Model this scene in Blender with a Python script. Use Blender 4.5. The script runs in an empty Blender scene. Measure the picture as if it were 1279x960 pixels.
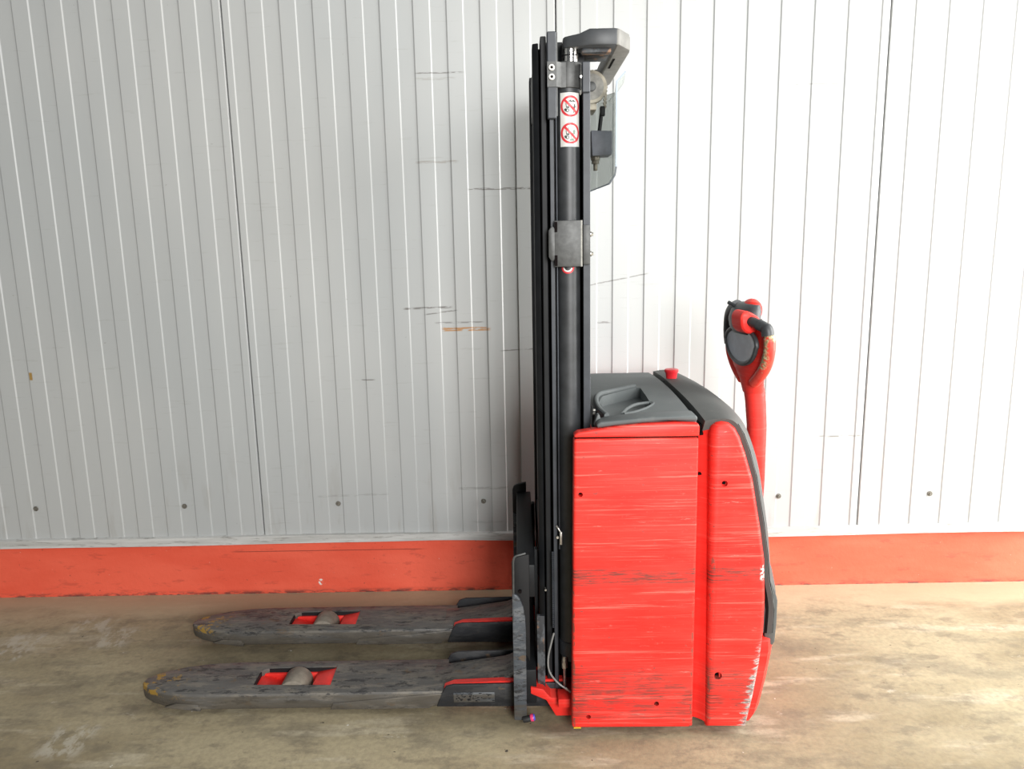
import bpy, bmesh, math, random
from mathutils import Vector, Matrix
random.seed(7)
scene = bpy.context.scene
COL = scene.collection

# ------------------------------------------------------------------ camera
PITCH, YAW, ROLL = 0.1862, 0.0080, 0.0196          # down, left, image roll
cam_data = bpy.data.cameras.new('camera')
cam_data.sensor_width = 36.0
cam_data.lens = 36.0 * 961.05 / 1279.0
cam_data.clip_start = 0.05
cam = bpy.data.objects.new('camera', cam_data)
COL.objects.link(cam)
r0 = Vector((1, 0, 0))
d0 = Vector((0, -math.sin(PITCH), -math.cos(PITCH)))
f0 = Vector((0, math.cos(PITCH), -math.sin(PITCH)))
Rz = Matrix.Rotation(YAW, 3, 'Z')
r0, d0, f0 = Rz @ r0, Rz @ d0, Rz @ f0
r1 = math.cos(ROLL) * r0 + math.sin(ROLL) * d0
d1 = -math.sin(ROLL) * r0 + math.cos(ROLL) * d0
m = Matrix((r1, -d1, -f0)).transposed().to_4x4()
m.translation = Vector((1.0411, 0.0, 1.4201))
cam.matrix_world = m
scene.camera = cam

# ------------------------------------------------------------------ world, light, exposure
world = bpy.data.worlds.new('world')
scene.world = world
world.use_nodes = True
bg = world.node_tree.nodes['Background']
bg.inputs['Color'].default_value = (0.93, 0.97, 1.0, 1)
bg.inputs['Strength'].default_value = 0.12

def area_light(name, loc, target, sx, sy, power, color):
    ld = bpy.data.lights.new(name, 'AREA')
    ld.shape = 'RECTANGLE'; ld.size = sx; ld.size_y = sy
    ld.energy = power; ld.color = color
    o = bpy.data.objects.new(name, ld); COL.objects.link(o)
    o.location = loc
    o.rotation_euler = (Vector(target) - Vector(loc)).to_track_quat('-Z', 'Y').to_euler()
    return o
# daylight through the open gate to the right of the bay, and from the open yard behind the camera
area_light('gate_daylight', (4.2, 1.7, 1.6), (1.2, 2.2, 0.6), 2.2, 3.0, 275, (1.0, 0.99, 0.965))
area_light('yard_daylight', (2.45, -3.1, 2.3), (1.3, 2.6, 0.9), 1.8, 2.4, 395, (1.0, 0.99, 0.975))

scene.view_settings.view_transform = 'Standard'
scene.view_settings.look = 'None'
scene.view_settings.exposure = 0.0
scene.view_settings.gamma = 1.0
scene.view_settings.use_curve_mapping = False

# ------------------------------------------------------------------ materials
class NT:
    """small helper to write node trees"""
    def __init__(s, name):
        s.m = bpy.data.materials.new(name); s.m.use_nodes = True
        s.t = s.m.node_tree; s.b = s.t.nodes['Principled BSDF']
        g = s.t.nodes.new('ShaderNodeNewGeometry'); s.pos = g.outputs['Position']
        s._sep = None; s.gain = 1.0
    def link(s, a, b): s.t.links.new(a, b)
    def sock(s, inp, v):
        if isinstance(v, bpy.types.NodeSocket): s.link(v, inp)
        elif isinstance(v, (tuple, list)) and len(v) == 3 and inp.type == 'RGBA': inp.default_value = (*v, 1)
        else: inp.default_value = v
    def xyz(s):
        if not s._sep:
            n = s.t.nodes.new('ShaderNodeSeparateXYZ'); s.link(s.pos, n.inputs[0]); s._sep = n
        return s._sep.outputs
    def noise(s, scale, detail=4, rough=0.55, off=(0, 0, 0)):
        mp = s.t.nodes.new('ShaderNodeMapping')
        if not isinstance(scale, (tuple, list)): scale = (scale,) * 3
        mp.inputs['Scale'].default_value = scale; mp.inputs['Location'].default_value = off
        s.link(s.pos, mp.inputs['Vector'])
        n = s.t.nodes.new('ShaderNodeTexNoise'); n.inputs['Scale'].default_value = 1.0
        n.inputs['Detail'].default_value = detail; n.inputs['Roughness'].default_value = rough
        s.link(mp.outputs[0], n.inputs['Vector'])
        if s.gain == 1.0: return n.outputs['Fac']
        return s.math('ADD', s.math('MULTIPLY', s.math('SUBTRACT', n.outputs['Fac'], 0.5), s.gain), 0.5)
    def rng(s, v, lo, hi, a=0.0, b=1.0):
        n = s.t.nodes.new('ShaderNodeMapRange'); n.interpolation_type = 'SMOOTHSTEP'
        s.link(v, n.inputs[0]); n.inputs[1].default_value = lo; n.inputs[2].default_value = hi
        n.inputs[3].default_value = a; n.inputs[4].default_value = b
        return n.outputs[0]
    def math(s, op, a, b=0.0):
        n = s.t.nodes.new('ShaderNodeMath'); n.operation = op
        s.sock(n.inputs[0], a); s.sock(n.inputs[1], b); return n.outputs[0]
    def mul(s, *a):
        o = a[0]
        for x in a[1:]: o = s.math('MULTIPLY', o, x)
        return o
    def mix(s, fac, a, b):
        n = s.t.nodes.new('ShaderNodeMix'); n.data_type = 'RGBA'
        s.sock(n.inputs[0], fac); s.sock(n.inputs[6], a); s.sock(n.inputs[7], b)
        return n.outputs[2]
    def band(s, v, c, w, soft):
        """1 inside c-w..c+w, soft edges"""
        d = s.math('ABSOLUTE', s.math('SUBTRACT', v, c))
        return s.rng(d, w, w + soft, 1, 0)
    def box(s, x=None, z=None, y=None, soft=0.02):
        o = None; X, Y, Z = s.xyz()[0], s.xyz()[1], s.xyz()[2]
        for v, r in ((X, x), (Y, y), (Z, z)):
            if r is None: continue
            k = s.band(v, (r[0] + r[1]) / 2, abs(r[1] - r[0]) / 2, soft)
            o = k if o is None else s.mul(o, k)
        return o
    def done(s, color, rough=0.5, metal=0.0, spec=0.5, bump=None, bstr=0.2, bdist=0.002):
        s.sock(s.b.inputs['Base Color'], color); s.sock(s.b.inputs['Roughness'], rough)
        s.b.inputs['Metallic'].default_value = metal
        s.b.inputs['Specular IOR Level'].default_value = spec
        if bump is not None:
            n = s.t.nodes.new('ShaderNodeBump'); n.inputs['Strength'].default_value = bstr
            n.inputs['Distance'].default_value = bdist
            s.link(bump, n.inputs['Height']); s.link(n.outputs[0], s.b.inputs['Normal'])
        return s.m

def plain(name, col, rough=0.5, metal=0.0, spec=0.5, var=0.12, scale=30):
    n = NT(name)
    f = n.rng(n.noise(scale, 4), 0.3, 0.7)
    c = n.mix(f, tuple(x * (1 - var) for x in col), tuple(min(1, x * (1 + var)) for x in col))
    return n.done(c, rough, metal, spec, n.noise(scale * 6, 3), 0.08, 0.001)

M = {}
# concrete floor
n = NT('concrete'); n.gain = 1.5
c = n.mix(n.rng(n.noise((1.1, 1.6, 1), 5, 0.6, (3, 1, 0)), 0.32, 0.68), (0.238, 0.196, 0.120), (0.362, 0.310, 0.200))
c = n.mix(n.mul(n.rng(n.noise((3.2, 7.5, 1), 6, 0.65, (9, 4, 0)), 0.48, 0.68), 0.55), c, (0.190, 0.165, 0.115))
c = n.mix(n.mul(n.rng(n.noise((2.1, 9.0, 1), 5, 0.6, (1, 8, 0)), 0.56, 0.72), 0.6), c, (0.46, 0.41, 0.30))
c = n.mix(n.mul(n.rng(n.noise((9, 14, 1), 6, 0.7, (5, 5, 0)), 0.50, 0.72), 0.55), c, (0.16, 0.135, 0.095))
c = n.mix(n.mul(n.rng(n.noise((7, 11, 1), 6, 0.75, (15, 2, 0)), 0.70, 0.80), 0.5), c, (0.50, 0.46, 0.38))
c = n.mix(n.mul(n.rng(n.noise((60, 60, 1), 3, 0.6), 0.3, 0.7), 0.22), c, (0.13, 0.11, 0.08))
c = n.mix(n.rng(n.noise((38, 48, 1), 2, 0.5, (2, 7, 0)), 0.87, 0.90), c, (0.06, 0.05, 0.04))
c = n.mix(n.rng(n.noise((30, 36, 1), 2, 0.5, (12, 17, 0)), 0.89, 0.92), c, (0.62, 0.60, 0.54))
fy = n.xyz()[1]
for (sx_, sy_, wx_, wy_) in ((-0.80, 2.56, 0.05, 0.07), (-0.47, 2.62, 0.04, 0.05), (-0.60, 2.72, 0.05, 0.03), (-0.30, 2.02, 0.04, 0.05)):
    c = n.mix(n.mul(n.box(x=(sx_-wx_, sx_+wx_), y=(sy_-wy_, sy_+wy_), soft=0.05), n.rng(n.noise((26, 14, 1), 5, 0.7, (sx_, sy_, 0)), 0.42, 0.62), 0.6), c, (0.46, 0.43, 0.36))
c = n.mix(n.mul(n.rng(n.math('ADD', fy, n.mul(n.math('SUBTRACT', n.noise((2, 5, 1), 5, 0.6, (7, 7, 0)), 0.5), 0.4)), 2.68, 2.86), 0.75), c, (0.45, 0.385, 0.255))
M['floor'] = n.done(c, n.rng(n.noise((3, 8, 1), 5), 0.3, 0.7, 0.62, 0.85), 0, 0.25, n.noise((45, 45, 1), 6, 0.7), 0.25, 0.004)
# coated sandwich panels, scuffed
n = NT('panel_coating'); n.gain = 1.45
X, Y, Z = n.xyz()[0], n.xyz()[1], n.xyz()[2]
c = n.mix(n.rng(n.noise((1.3, 1, 0.8), 4), 0.3, 0.7), (0.405, 0.42, 0.418), (0.435, 0.445, 0.438))
c = n.mix(n.mul(n.rng(n.noise((5, 1, 60), 5, 0.7, (3, 0, 2)), 0.64, 0.78), 0.25), c, (0.28, 0.27, 0.25))
c = n.mix(n.mul(n.rng(n.noise((60, 1, 60), 2, 0.5, (1, 0, 5)), 0.87, 0.90), 0.5), c, (0.22, 0.20, 0.17))
c = n.mix(n.mul(n.rng(n.noise((14, 1, 3), 4, 0.6, (1, 0, 1)), 0.55, 0.75), n.rng(Z, 0.25, 0.75, 0.35, 0)), c, (0.30, 0.28, 0.25))
def scuff(x0, x1, z, w, col, a=0.7, slope=0.0):
    global c
    zc = n.math('SUBTRACT', Z, n.mul(n.math('SUBTRACT', X, (x0 + x1) / 2), slope)) if slope else Z
    k = n.mul(n.band(zc, z, w, 0.002), n.band(X, (x0 + x1) / 2, (x1 - x0) / 2, 0.02),
              n.rng(n.noise((22, 1, 190), 3, 0.6, (x0, 0, z)), 0.36, 0.52), a)
    c = n.mix(k, c, col)
DK = (0.13, 0.12, 0.11)
scuff(0.70, 0.85, 2.020, 0.0015, DK); scuff(0.70, 0.82, 2.000, 0.004, (0.3, 0.29, 0.27), 0.5)
scuff(0.69, 0.82, 1.708, 0.004, (0.25, 0.23, 0.2), 0.6)
scuff(0.88, 1.10, 1.607, 0.003, DK, 0.8)
scuff(0.765, 0.925, 1.084, 0.0065, (0.40, 0.22, 0.10), 1.0)
scuff(0.62, 0.78, 1.168, 0.003, DK, 0.8, 0.02); scuff(0.70, 0.80, 1.150, 0.0015, DK, 0.7, 0.12)
scuff(0.74, 0.90, 1.110, 0.002, DK, 0.6); scuff(0.99, 1.10, 1.000, 0.0015, DK, 0.7, 0.05)
scuff(1.32, 1.53, 1.262, 0.0015, DK, 0.7, 0.18); scuff(1.36, 1.39, 1.10, 0.003, DK, 0.6)
scuff(2.24, 2.385, 0.632, 0.0015, DK, 0.8); scuff(0.24, 0.50, 0.422, 0.003, DK, 0.22, 0.02)
scuff(0.81, 0.98, 0.4425, 0.004, DK, 0.35); scuff(2.05, 2.31, 1.954, 0.0015, DK, 0.4)
scuff(0.42, 0.47, 0.892, 0.0015, DK, 0.7); scuff(0.85, 0.96, 0.30, 0.003, DK, 0.2)
c = n.mix(n.mul(n.band(X, -0.864, 0.004, 0.004), n.band(Z, 0.93, 0.012, 0.006)), c, (0.32, 0.2, 0.06))
M['panel'] = n.done(c, 0.42, 0, 0.4, n.noise((1.5, 1, 1.1), 3), 0.12, 0.02)
# painted plinth
n = NT('plinth_paint'); n.gain = 1.5
c = n.mix(n.rng(n.noise((2, 1, 6), 4), 0.3, 0.7), (0.74, 0.098, 0.052), (0.80, 0.125, 0.07))
c = n.mix(n.mul(n.rng(n.noise((60, 1, 60), 3, 0.6), 0.80, 0.85), 0.7), c, (0.06, 0.03, 0.03))
c = n.mix(n.mul(n.rng(n.noise((90, 1, 90), 2, 0.6, (4, 0, 4)), 0.86, 0.90), 0.8), c, (0.7, 0.5, 0.42))
c = n.mix(n.mul(n.rng(n.noise((9, 1, 30), 5, 0.7, (2, 0, 2)), 0.58, 0.75), 0.4), c, (0.42, 0.06, 0.04))
X, Z = n.xyz()[0], n.xyz()[2]
c = n.mix(n.mul(n.band(Z, 0.183, 0.001, 0.0015), n.band(X, 0.25, 0.36, 0.05), 0.7), c, (0.15, 0.03, 0.02))
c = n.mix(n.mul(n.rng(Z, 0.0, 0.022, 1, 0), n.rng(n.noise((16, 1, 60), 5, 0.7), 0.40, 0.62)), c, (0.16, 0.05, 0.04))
kk = n.math('ADD', n.math('POWER', n.mul(n.math('SUBTRACT', X, 0.213), 90), 2), n.math('POWER', n.mul(n.math('SUBTRACT', Z, 0.047), 70), 2))
c = n.mix(n.mul(n.rng(kk, 0.5, 1.2, 1, 0), n.rng(n.noise(110, 2), 0.42, 0.5)), c, (0.75, 0.72, 0.66))
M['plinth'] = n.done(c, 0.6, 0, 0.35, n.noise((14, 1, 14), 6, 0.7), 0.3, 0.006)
# flashing strip
n = NT('flashing'); n.gain = 1.5
c = n.mix(n.rng(n.noise((3, 3, 40), 5), 0.3, 0.7), (0.42, 0.42, 0.40), (0.56, 0.56, 0.54))
c = n.mix(n.mul(n.rng(n.noise((10, 1, 90), 5, 0.7), 0.56, 0.72), 0.6), c, (0.18, 0.17, 0.15))
M['flashing'] = n.done(c, 0.55, 0, 0.4, n.noise((3, 1, 20), 4), 0.2, 0.01)
# scratched red machine paint
def red_paint(name, scratch=1.0, scuffs=1.0, edge=False):
    n = NT(name); n.gain = 1.7
    X, Z = n.xyz()[0], n.xyz()[2]
    c = n.mix(n.rng(n.noise((2, 2, 9), 4), 0.35, 0.65), (0.76, 0.026, 0.019), (0.79, 0.038, 0.028))
    s1 = n.rng(n.noise((2.6, 2.6, 150), 6, 0.72, (1, 0, 3)), 0.52, 0.72)
    s2 = n.rng(n.noise((1.3, 1.3, 42), 5, 0.6, (6, 0, 1)), 0.44, 0.66)
    c = n.mix(n.mul(s1, s2, 0.85 * scratch), c, (0.84, 0.16, 0.125))
    c = n.mix(n.mul(n.rng(n.noise((4, 4, 300), 5, 0.7, (5, 2, 8)), 0.60, 0.72), 0.35 * scratch), c, (0.84, 0.13, 0.10))
    c = n.mix(n.mul(n.rng(n.noise((9, 9, 60), 6, 0.75, (8, 2, 8)), 0.70, 0.80), 0.5 * scratch), c, (0.82, 0.30, 0.25))
    # dark rub marks where pallets scrape, in three height bands
    zone = n.math('MAXIMUM', n.band(Z, 0.495, 0.016, 0.016), n.mul(n.band(Z, 0.150, 0.045, 0.05), 0.85))
    zone = n.math('MAXIMUM', zone, n.mul(n.band(Z, 0.08, 0.012, 0.03), 0.7))
    dk = n.mul(n.rng(n.noise((9, 9, 230), 6, 0.75, (2, 7, 4)), 0.40, 0.58), n.rng(n.noise((7, 7, 12), 4, 0.6, (3, 3, 9)), 0.25, 0.50))
    c = n.mix(n.mul(dk, zone, 0.85 * scuffs), c, (0.10, 0.05, 0.04))
    dk2 = n.rng(n.noise((6, 6, 330), 5, 0.72, (9, 9, 1)), 0.66, 0.72)
    c = n.mix(n.mul(dk2, 0.35 * scuffs), c, (0.22, 0.05, 0.04))
    ch = n.rng(n.noise((55, 55, 90), 3, 0.6, (2, 1, 6)), 0.74, 0.78)
    c = n.mix(n.mul(ch, 0.6 * scuffs), c, (0.10, 0.06, 0.05))
    ed = n.math('MAXIMUM', n.band(X, 1.1855, 0.001, 0.004), n.band(X, 1.5195, 0.001, 0.004))
    c = n.mix(n.mul(ed, n.rng(n.noise((40, 40, 30), 5, 0.75, (6, 1, 1)), 0.50, 0.60), n.rng(Z, 0.45, 0.60, 1, 0.1), 0.8 * scuffs), c, (0.12, 0.07, 0.05))
    if edge:
        # bare metal where the rear corner scrapes along walls
        k = n.math('SUBTRACT', X, n.rng(Z, 0.03, 0.34, 1.672, 1.716))
        w = n.math('ADD', k, n.mul(n.math('SUBTRACT', n.noise((14, 14, 130), 5, 0.75, (0, 0, 2)), 0.5), 0.075))
        e = n.mul(n.rng(w, -0.006, 0.004), n.rng(Z, 0.21, 0.33, 1, 0))
        c = n.mix(n.mul(e, 0.92), c, n.mix(n.rng(n.noise((60, 60, 200), 4, 0.7), 0.35, 0.6), (0.13, 0.13, 0.12), (0.42, 0.42, 0.40)))
        pk = n.mul(n.band(Z, 0.500, 0.016, 0.01), n.band(X, 1.712, 0.007, 0.005), n.rng(n.noise(120, 3), 0.4, 0.5))
        c = n.mix(pk, c, (0.45, 0.45, 0.43))
        g = n.mul(n.band(X, 1.572, 0.002, 0.006), n.rng(n.noise((60, 60, 22), 5, 0.75, (4, 4, 4)), 0.56, 0.62), n.rng(Z, 0.5, 0.62, 1, 0))
        c = n.mix(n.mul(g, 0.85), c, (0.13, 0.08, 0.06))
    return n.done(c, n.rng(n.noise((3, 3, 120), 4), 0.3, 0.7, 0.40, 0.55), 0, 0.25, n.noise((6, 6, 260), 5, 0.7), 0.10, 0.001)
M['red_side'] = red_paint('scratched_red_paint')
M['red_rear'] = red_paint('scraped_red_paint', 0.9, 1.0, True)
M['red'] = red_paint('clean_red_paint', 0.25, 0.15)
M['red_bumper'] = red_paint('bumper_red_paint', 0.6, 0.5)
M['red_button'] = plain('red_button_plastic', (0.66, 0.022, 0.03), 0.35)
M['red_deep'] = plain('fork_inner_red', (0.78, 0.03, 0.022), 0.45)
# worn red guard on the tiller
n = NT('worn_red_plastic'); n.gain = 1.5
c = n.mix(n.rng(n.noise(40, 4), 0.3, 0.7), (0.76, 0.045, 0.03), (0.80, 0.07, 0.045))
X, Z = n.xyz()[0], n.xyz()[2]
wz = n.math('ADD', Z, n.mul(n.math('SUBTRACT', n.noise(70, 4, 0.7), 0.5), 0.05))
wx = n.math('ADD', X, n.mul(n.math('SUBTRACT', n.noise(50, 4, 0.7, (3, 3, 3)), 0.5), 0.03))
k = n.mul(n.math('MAXIMUM', n.rng(wx, 1.775, 1.784, 1, 0), n.rng(wz, 1.112, 1.122)), n.band(wz, 1.085, 0.060, 0.012), n.rng(n.noise(90, 4, 0.7), 0.36, 0.46))
c = n.mix(k, c, n.mix(n.rng(n.noise(150, 3), 0.4, 0.6), (0.25, 0.19, 0.09), (0.55, 0.46, 0.27)))
M['red_worn'] = n.done(c, 0.45, 0, 0.4, n.noise(200, 3), 0.1, 0.001)
# painted steel of the forks, scraped
def fork_metal(name, base, light, a):
    n = NT(name); n.gain = 1.3
    X, Y, Z = n.xyz()[0], n.xyz()[1], n.xyz()[2]
    c = n.mix(n.rng(n.noise((3, 8, 8), 5), 0.3, 0.7), base, tuple(v * 1.25 for v in base))
    c = n.mix(n.mul(n.rng(n.noise((10, 34, 34), 6, 0.75, (2, 2, 2)), 0.47, 0.60), a), c, light)
    c = n.mix(n.mul(n.rng(n.noise((16, 46, 46), 6, 0.75, (7, 2, 5)), 0.56, 0.62), 0.8), c, (0.024, 0.024, 0.026))
    c = n.mix(n.mul(n.rng(n.noise((14, 20, 20), 5, 0.7, (1, 6, 5)), 0.64, 0.72), 0.55), c, (0.16, 0.10, 0.05))
    flank = n.mul(n.rng(Z, 0.064, 0.070, 1, 0), n.rng(n.noise((5, 20, 40), 4, 0.6, (8, 1, 1)), 0.25, 0.55), 0.75 if a > 0.6 else 0.0)
    c = n.mix(flank, c, (0.088, 0.076, 0.060))
    tip = n.mul(n.rng(X, -0.12, 0.02, 1, 0.0), n.rng(n.noise((34, 34, 34), 4, 0.7, (4, 4, 4)), 0.535, 0.60), n.rng(Z, 0.052, 0.06))
    c = n.mix(n.mul(tip, 0.9), c, (0.42, 0.25, 0.04))
    return n.done(c, n.rng(n.noise((12, 40, 40), 5), 0.35, 0.65, 0.40, 0.62), 0.25, 0.5, n.noise((18, 60, 60), 5, 0.7), 0.22, 0.002)
M['fork'] = fork_metal('scraped_fork_steel', (0.100, 0.096, 0.090), (0.200, 0.180, 0.150), 0.7)
M['leg'] = fork_metal('dark_leg_steel', (0.020, 0.021, 0.024), (0.055, 0.055, 0.055), 0.5)
M['carriage'] = fork_metal('blue_grey_carriage_steel', (0.065, 0.075, 0.088), (0.16, 0.17, 0.18), 0.7)
n = NT('rusty_wear_steel')
c = n.mix(n.rng(n.noise((20, 20, 14), 5, 0.7), 0.46, 0.56), (0.03, 0.032, 0.036), (0.09, 0.10, 0.11))
c = n.mix(n.rng(n.noise((16, 16, 13), 5, 0.7, (3, 3, 1)), 0.53, 0.62), c, (0.22, 0.13, 0.08))
M['rusty'] = n.done(c, 0.6, 0.2, 0.5, n.noise(80, 4), 0.3, 0.002)
M['roller'] = plain('polyurethane_roller', (0.20, 0.175, 0.14), 0.55, 0, 0.4, 0.18, 40)
M['mast'] = plain('mast_paint', (0.010, 0.011, 0.0125), 0.5, 0.0, 0.25, 0.2, 18)
M['mast_grey'] = plain('mast_grey_and_lit_flange_paint', (0.040, 0.045, 0.053), 0.45, 0.0, 0.35, 0.15, 22)
M['cyl'] = plain('cylinder_paint', (0.036, 0.039, 0.042), 0.48, 0.0, 0.55, 0.2, 25)
M['bracket'] = plain('bracket_steel', (0.075, 0.077, 0.076), 0.5, 0.3, 0.5, 0.2, 60)
M['chrome'] = plain('chromed_steel', (0.80, 0.79, 0.76), 0.14, 1.0, 0.5, 0.03, 30)
M['zinc'] = plain('zinc_steel', (0.55, 0.54, 0.50), 0.35, 0.8, 0.5, 0.2, 90)
M['washer'] = plain('bright_zinc_washer', (0.62, 0.61, 0.57), 0.4, 0.0, 0.5, 0.1, 90)
M['screw'] = plain('weathered_screw', (0.17, 0.16, 0.135), 0.5, 0.3, 0.5, 0.3, 120)
M['sheave'] = plain('dusty_sheave_steel', (0.30, 0.275, 0.22), 0.55, 0.2, 0.4, 0.25, 45)
M['chain'] = plain('oiled_chain_steel', (0.13, 0.12, 0.095), 0.45, 0.6, 0.5, 0.3, 120)
M['crosshead'] = plain('crosshead_paint', (0.052, 0.056, 0.060), 0.48, 0.0, 0.45, 0.12, 35)
M['beam'] = plain('lit_beam_paint', (0.17, 0.167, 0.155), 0.55, 0.0, 0.4, 0.12, 35)  # lighter copy of the crosshead paint, light on the beam put into colour
M['bracket_light'] = plain('dusty_grey_steel', (0.22, 0.215, 0.195), 0.55, 0.1, 0.4, 0.2, 60)
M['block'] = plain('anchor_block_paint', (0.125, 0.135, 0.16), 0.5, 0.0, 0.45, 0.1, 50)
M['black'] = plain('black_void_plastic', (0.010, 0.010, 0.011), 0.6, 0, 0.3)
M['hole'] = plain('dark_hole', (0.006, 0.004, 0.004), 0.9, 0, 0.1)
M['rubber'] = plain('black_rubber', (0.016, 0.016, 0.016), 0.6, 0, 0.4)
n = NT('grey_moulded_plastic')
c = n.mix(n.rng(n.noise((6, 6, 6), 5), 0.3, 0.7), (0.092, 0.103, 0.104), (0.115, 0.127, 0.127))
c = n.mix(n.mul(n.rng(n.noise((14, 14, 14), 6, 0.7, (2, 2, 2)), 0.58, 0.72), 0.35), c, (0.20, 0.20, 0.19))
M['lid'] = n.done(c, 0.62, 0, 0.35, n.noise(420, 2, 0.5), 0.25, 0.001)
n = NT('grey_soft_cover')
c = n.mix(n.rng(n.noise((5, 5, 5), 5), 0.3, 0.7), (0.072, 0.076, 0.074), (0.092, 0.096, 0.092))
c = n.mix(n.mul(n.rng(n.noise((20, 20, 20), 6, 0.7, (2, 2, 2)), 0.62, 0.74), 0.4), c, (0.19, 0.18, 0.17))
M['cover'] = n.done(c, 0.66, 0, 0.3, n.noise(420, 2, 0.5), 0.25, 0.001)
M['tiller_grey'] = plain('tiller_dark_plastic', (0.040, 0.043, 0.046), 0.45, 0, 0.45, 0.15, 60)
M['palm'] = plain('tiller_inner_panel', (0.17, 0.20, 0.25), 0.22, 0, 0.55, 0.08, 30)
M['white'] = plain('sticker_white', (0.70, 0.69, 0.66), 0.4, 0, 0.4, 0.04, 60)
M['sign_red'] = plain('sticker_red', (0.62, 0.035, 0.045), 0.4, 0, 0.4, 0.08, 90)
M['ink'] = plain('sticker_ink', (0.035, 0.045, 0.04), 0.5)
M['ink_green'] = plain('sticker_grey_green', (0.16, 0.24, 0.19), 0.5)
M['pink'] = plain('pink_cap', (0.70, 0.05, 0.16), 0.3)
M['blue'] = plain('blue_cap', (0.10, 0.10, 0.55), 0.3)
M['hose'] = plain('grey_hose', (0.26, 0.26, 0.25), 0.4)
M['yellow'] = plain('yellow_paint', (0.55, 0.38, 0.02), 0.5)
n = NT('clear_polycarbonate')
n.b.inputs['Base Color'].default_value = (0.50, 0.54, 0.53, 1); n.b.inputs['Roughness'].default_value = 0.12
n.b.inputs['IOR'].default_value = 1.2
tr = n.t.nodes.new('ShaderNodeBsdfTransparent'); tr.inputs[0].default_value = (0.88, 0.90, 0.89, 1)
mx = n.t.nodes.new('ShaderNodeMixShader'); mx.inputs[0].default_value = 0.42
n.link(tr.outputs[0], mx.inputs[1]); n.link(n.b.outputs[0], mx.inputs[2])
n.link(mx.outputs[0], n.t.nodes['Material Output'].inputs['Surface'])
M['clear'] = n.m
M['clear_edge'] = plain('bluish_sheet_edge', (0.16, 0.22, 0.30), 0.3)

# ------------------------------------------------------------------ mesh helpers
def smooth_mesh(me, angle=35):
    for p in me.polygons: p.use_smooth = True
    me.set_sharp_from_angle(angle=math.radians(angle))

class MB:
    def __init__(s): s.bm = bmesh.new()
    def quad_box(s, x0, x1, y0, y1, z0, z1):
        v = [s.bm.verts.new(p) for p in ((x0,y0,z0),(x1,y0,z0),(x1,y1,z0),(x0,y1,z0),(x0,y0,z1),(x1,y0,z1),(x1,y1,z1),(x0,y1,z1))]
        for f in ((0,3,2,1),(4,5,6,7),(0,1,5,4),(1,2,6,5),(2,3,7,6),(3,0,4,7)): s.bm.faces.new([v[i] for i in f])
        return s
    def prism(s, pts, axis, a, b):
        """extrude a 2D polygon; axis 'y': pts are (x,z); 'z': pts are (x,y); 'x': pts are (y,z)"""
        def mk(p, t): return {'y': (p[0], t, p[1]), 'z': (p[0], p[1], t), 'x': (t, p[0], p[1])}[axis]
        A = [s.bm.verts.new(mk(p, a)) for p in pts]; B = [s.bm.verts.new(mk(p, b)) for p in pts]
        k = len(pts)
        s.bm.faces.new(A); s.bm.faces.new(B[::-1])
        for i in range(k): s.bm.faces.new((A[i], B[i], B[(i+1) % k], A[(i+1) % k]))
        return s
    def rings(s, rings, cap=True, closed=True):
        R = [[s.bm.verts.new(p) for p in r] for r in rings]
        k = len(R[0])
        for a, b in zip(R, R[1:]):
            for i in range(k if closed else k - 1):
                s.bm.faces.new((a[i], a[(i+1) % k], b[(i+1) % k], b[i]))
        if cap and closed: s.bm.faces.new(R[0][::-1]); s.bm.faces.new(R[-1])
        return s
    def cyl(s, p0, p1, r0, r1=None, seg=24, cap=True):
        p0, p1 = Vector(p0), Vector(p1); r1 = r0 if r1 is None else r1
        d = (p1 - p0).normalized(); u = d.orthogonal().normalized(); w = d.cross(u)
        f = lambda c, r: [c + r * (math.cos(2*math.pi*i/seg) * u + math.sin(2*math.pi*i/seg) * w) for i in range(seg)]
        return s.rings([f(p0, r0), f(p1, r1)], cap)
    def tube(s, path, r, seg=12, cap=True):
        path = [Vector(p) for p in path]; rs = r if isinstance(r, (list, tuple)) else [r] * len(path)
        out = []; u = None
        for i, p in enumerate(path):
            t = (path[min(i+1, len(path)-1)] - path[max(i-1, 0)]).normalized()
            if u is None: u = t.orthogonal().normalized()
            u = (u - t * u.dot(t)).normalized(); w = t.cross(u)
            out.append([p + rs[i] * (math.cos(2*math.pi*k/seg) * u + math.sin(2*math.pi*k/seg) * w) for k in range(seg)])
        return s.rings(out, cap)
    def ellipsoid(s, c, r, seg=24, rows=14):
        c = Vector(c); rr = []
        for j in range(rows + 1):
            a = -math.pi/2 + math.pi * j / rows
            a = max(min(a, math.pi/2 - 0.03), -math.pi/2 + 0.03)
            rr.append([c + Vector((r[0]*math.cos(a)*math.cos(2*math.pi*i/seg), r[1]*math.cos(a)*math.sin(2*math.pi*i/seg), r[2]*math.sin(a))) for i in range(seg)])
        return s.rings(rr)
    def bevel(s, w, seg=2, angle=30):
        bmesh.ops.recalc_face_normals(s.bm, faces=s.bm.faces)
        es = [e for e in s.bm.edges if len(e.link_faces) == 2 and e.calc_face_angle(0) > math.radians(angle)]
        bmesh.ops.bevel(s.bm, geom=es, offset=w, segments=seg, affect='EDGES', clamp_overlap=True, profile=0.5)
        return s
    def mesh(s, name, angle=35):
        bmesh.ops.recalc_face_normals(s.bm, faces=s.bm.faces)
        me = bpy.data.meshes.new(name); s.bm.to_mesh(me); s.bm.free()
        smooth_mesh(me, angle); return me

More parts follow.
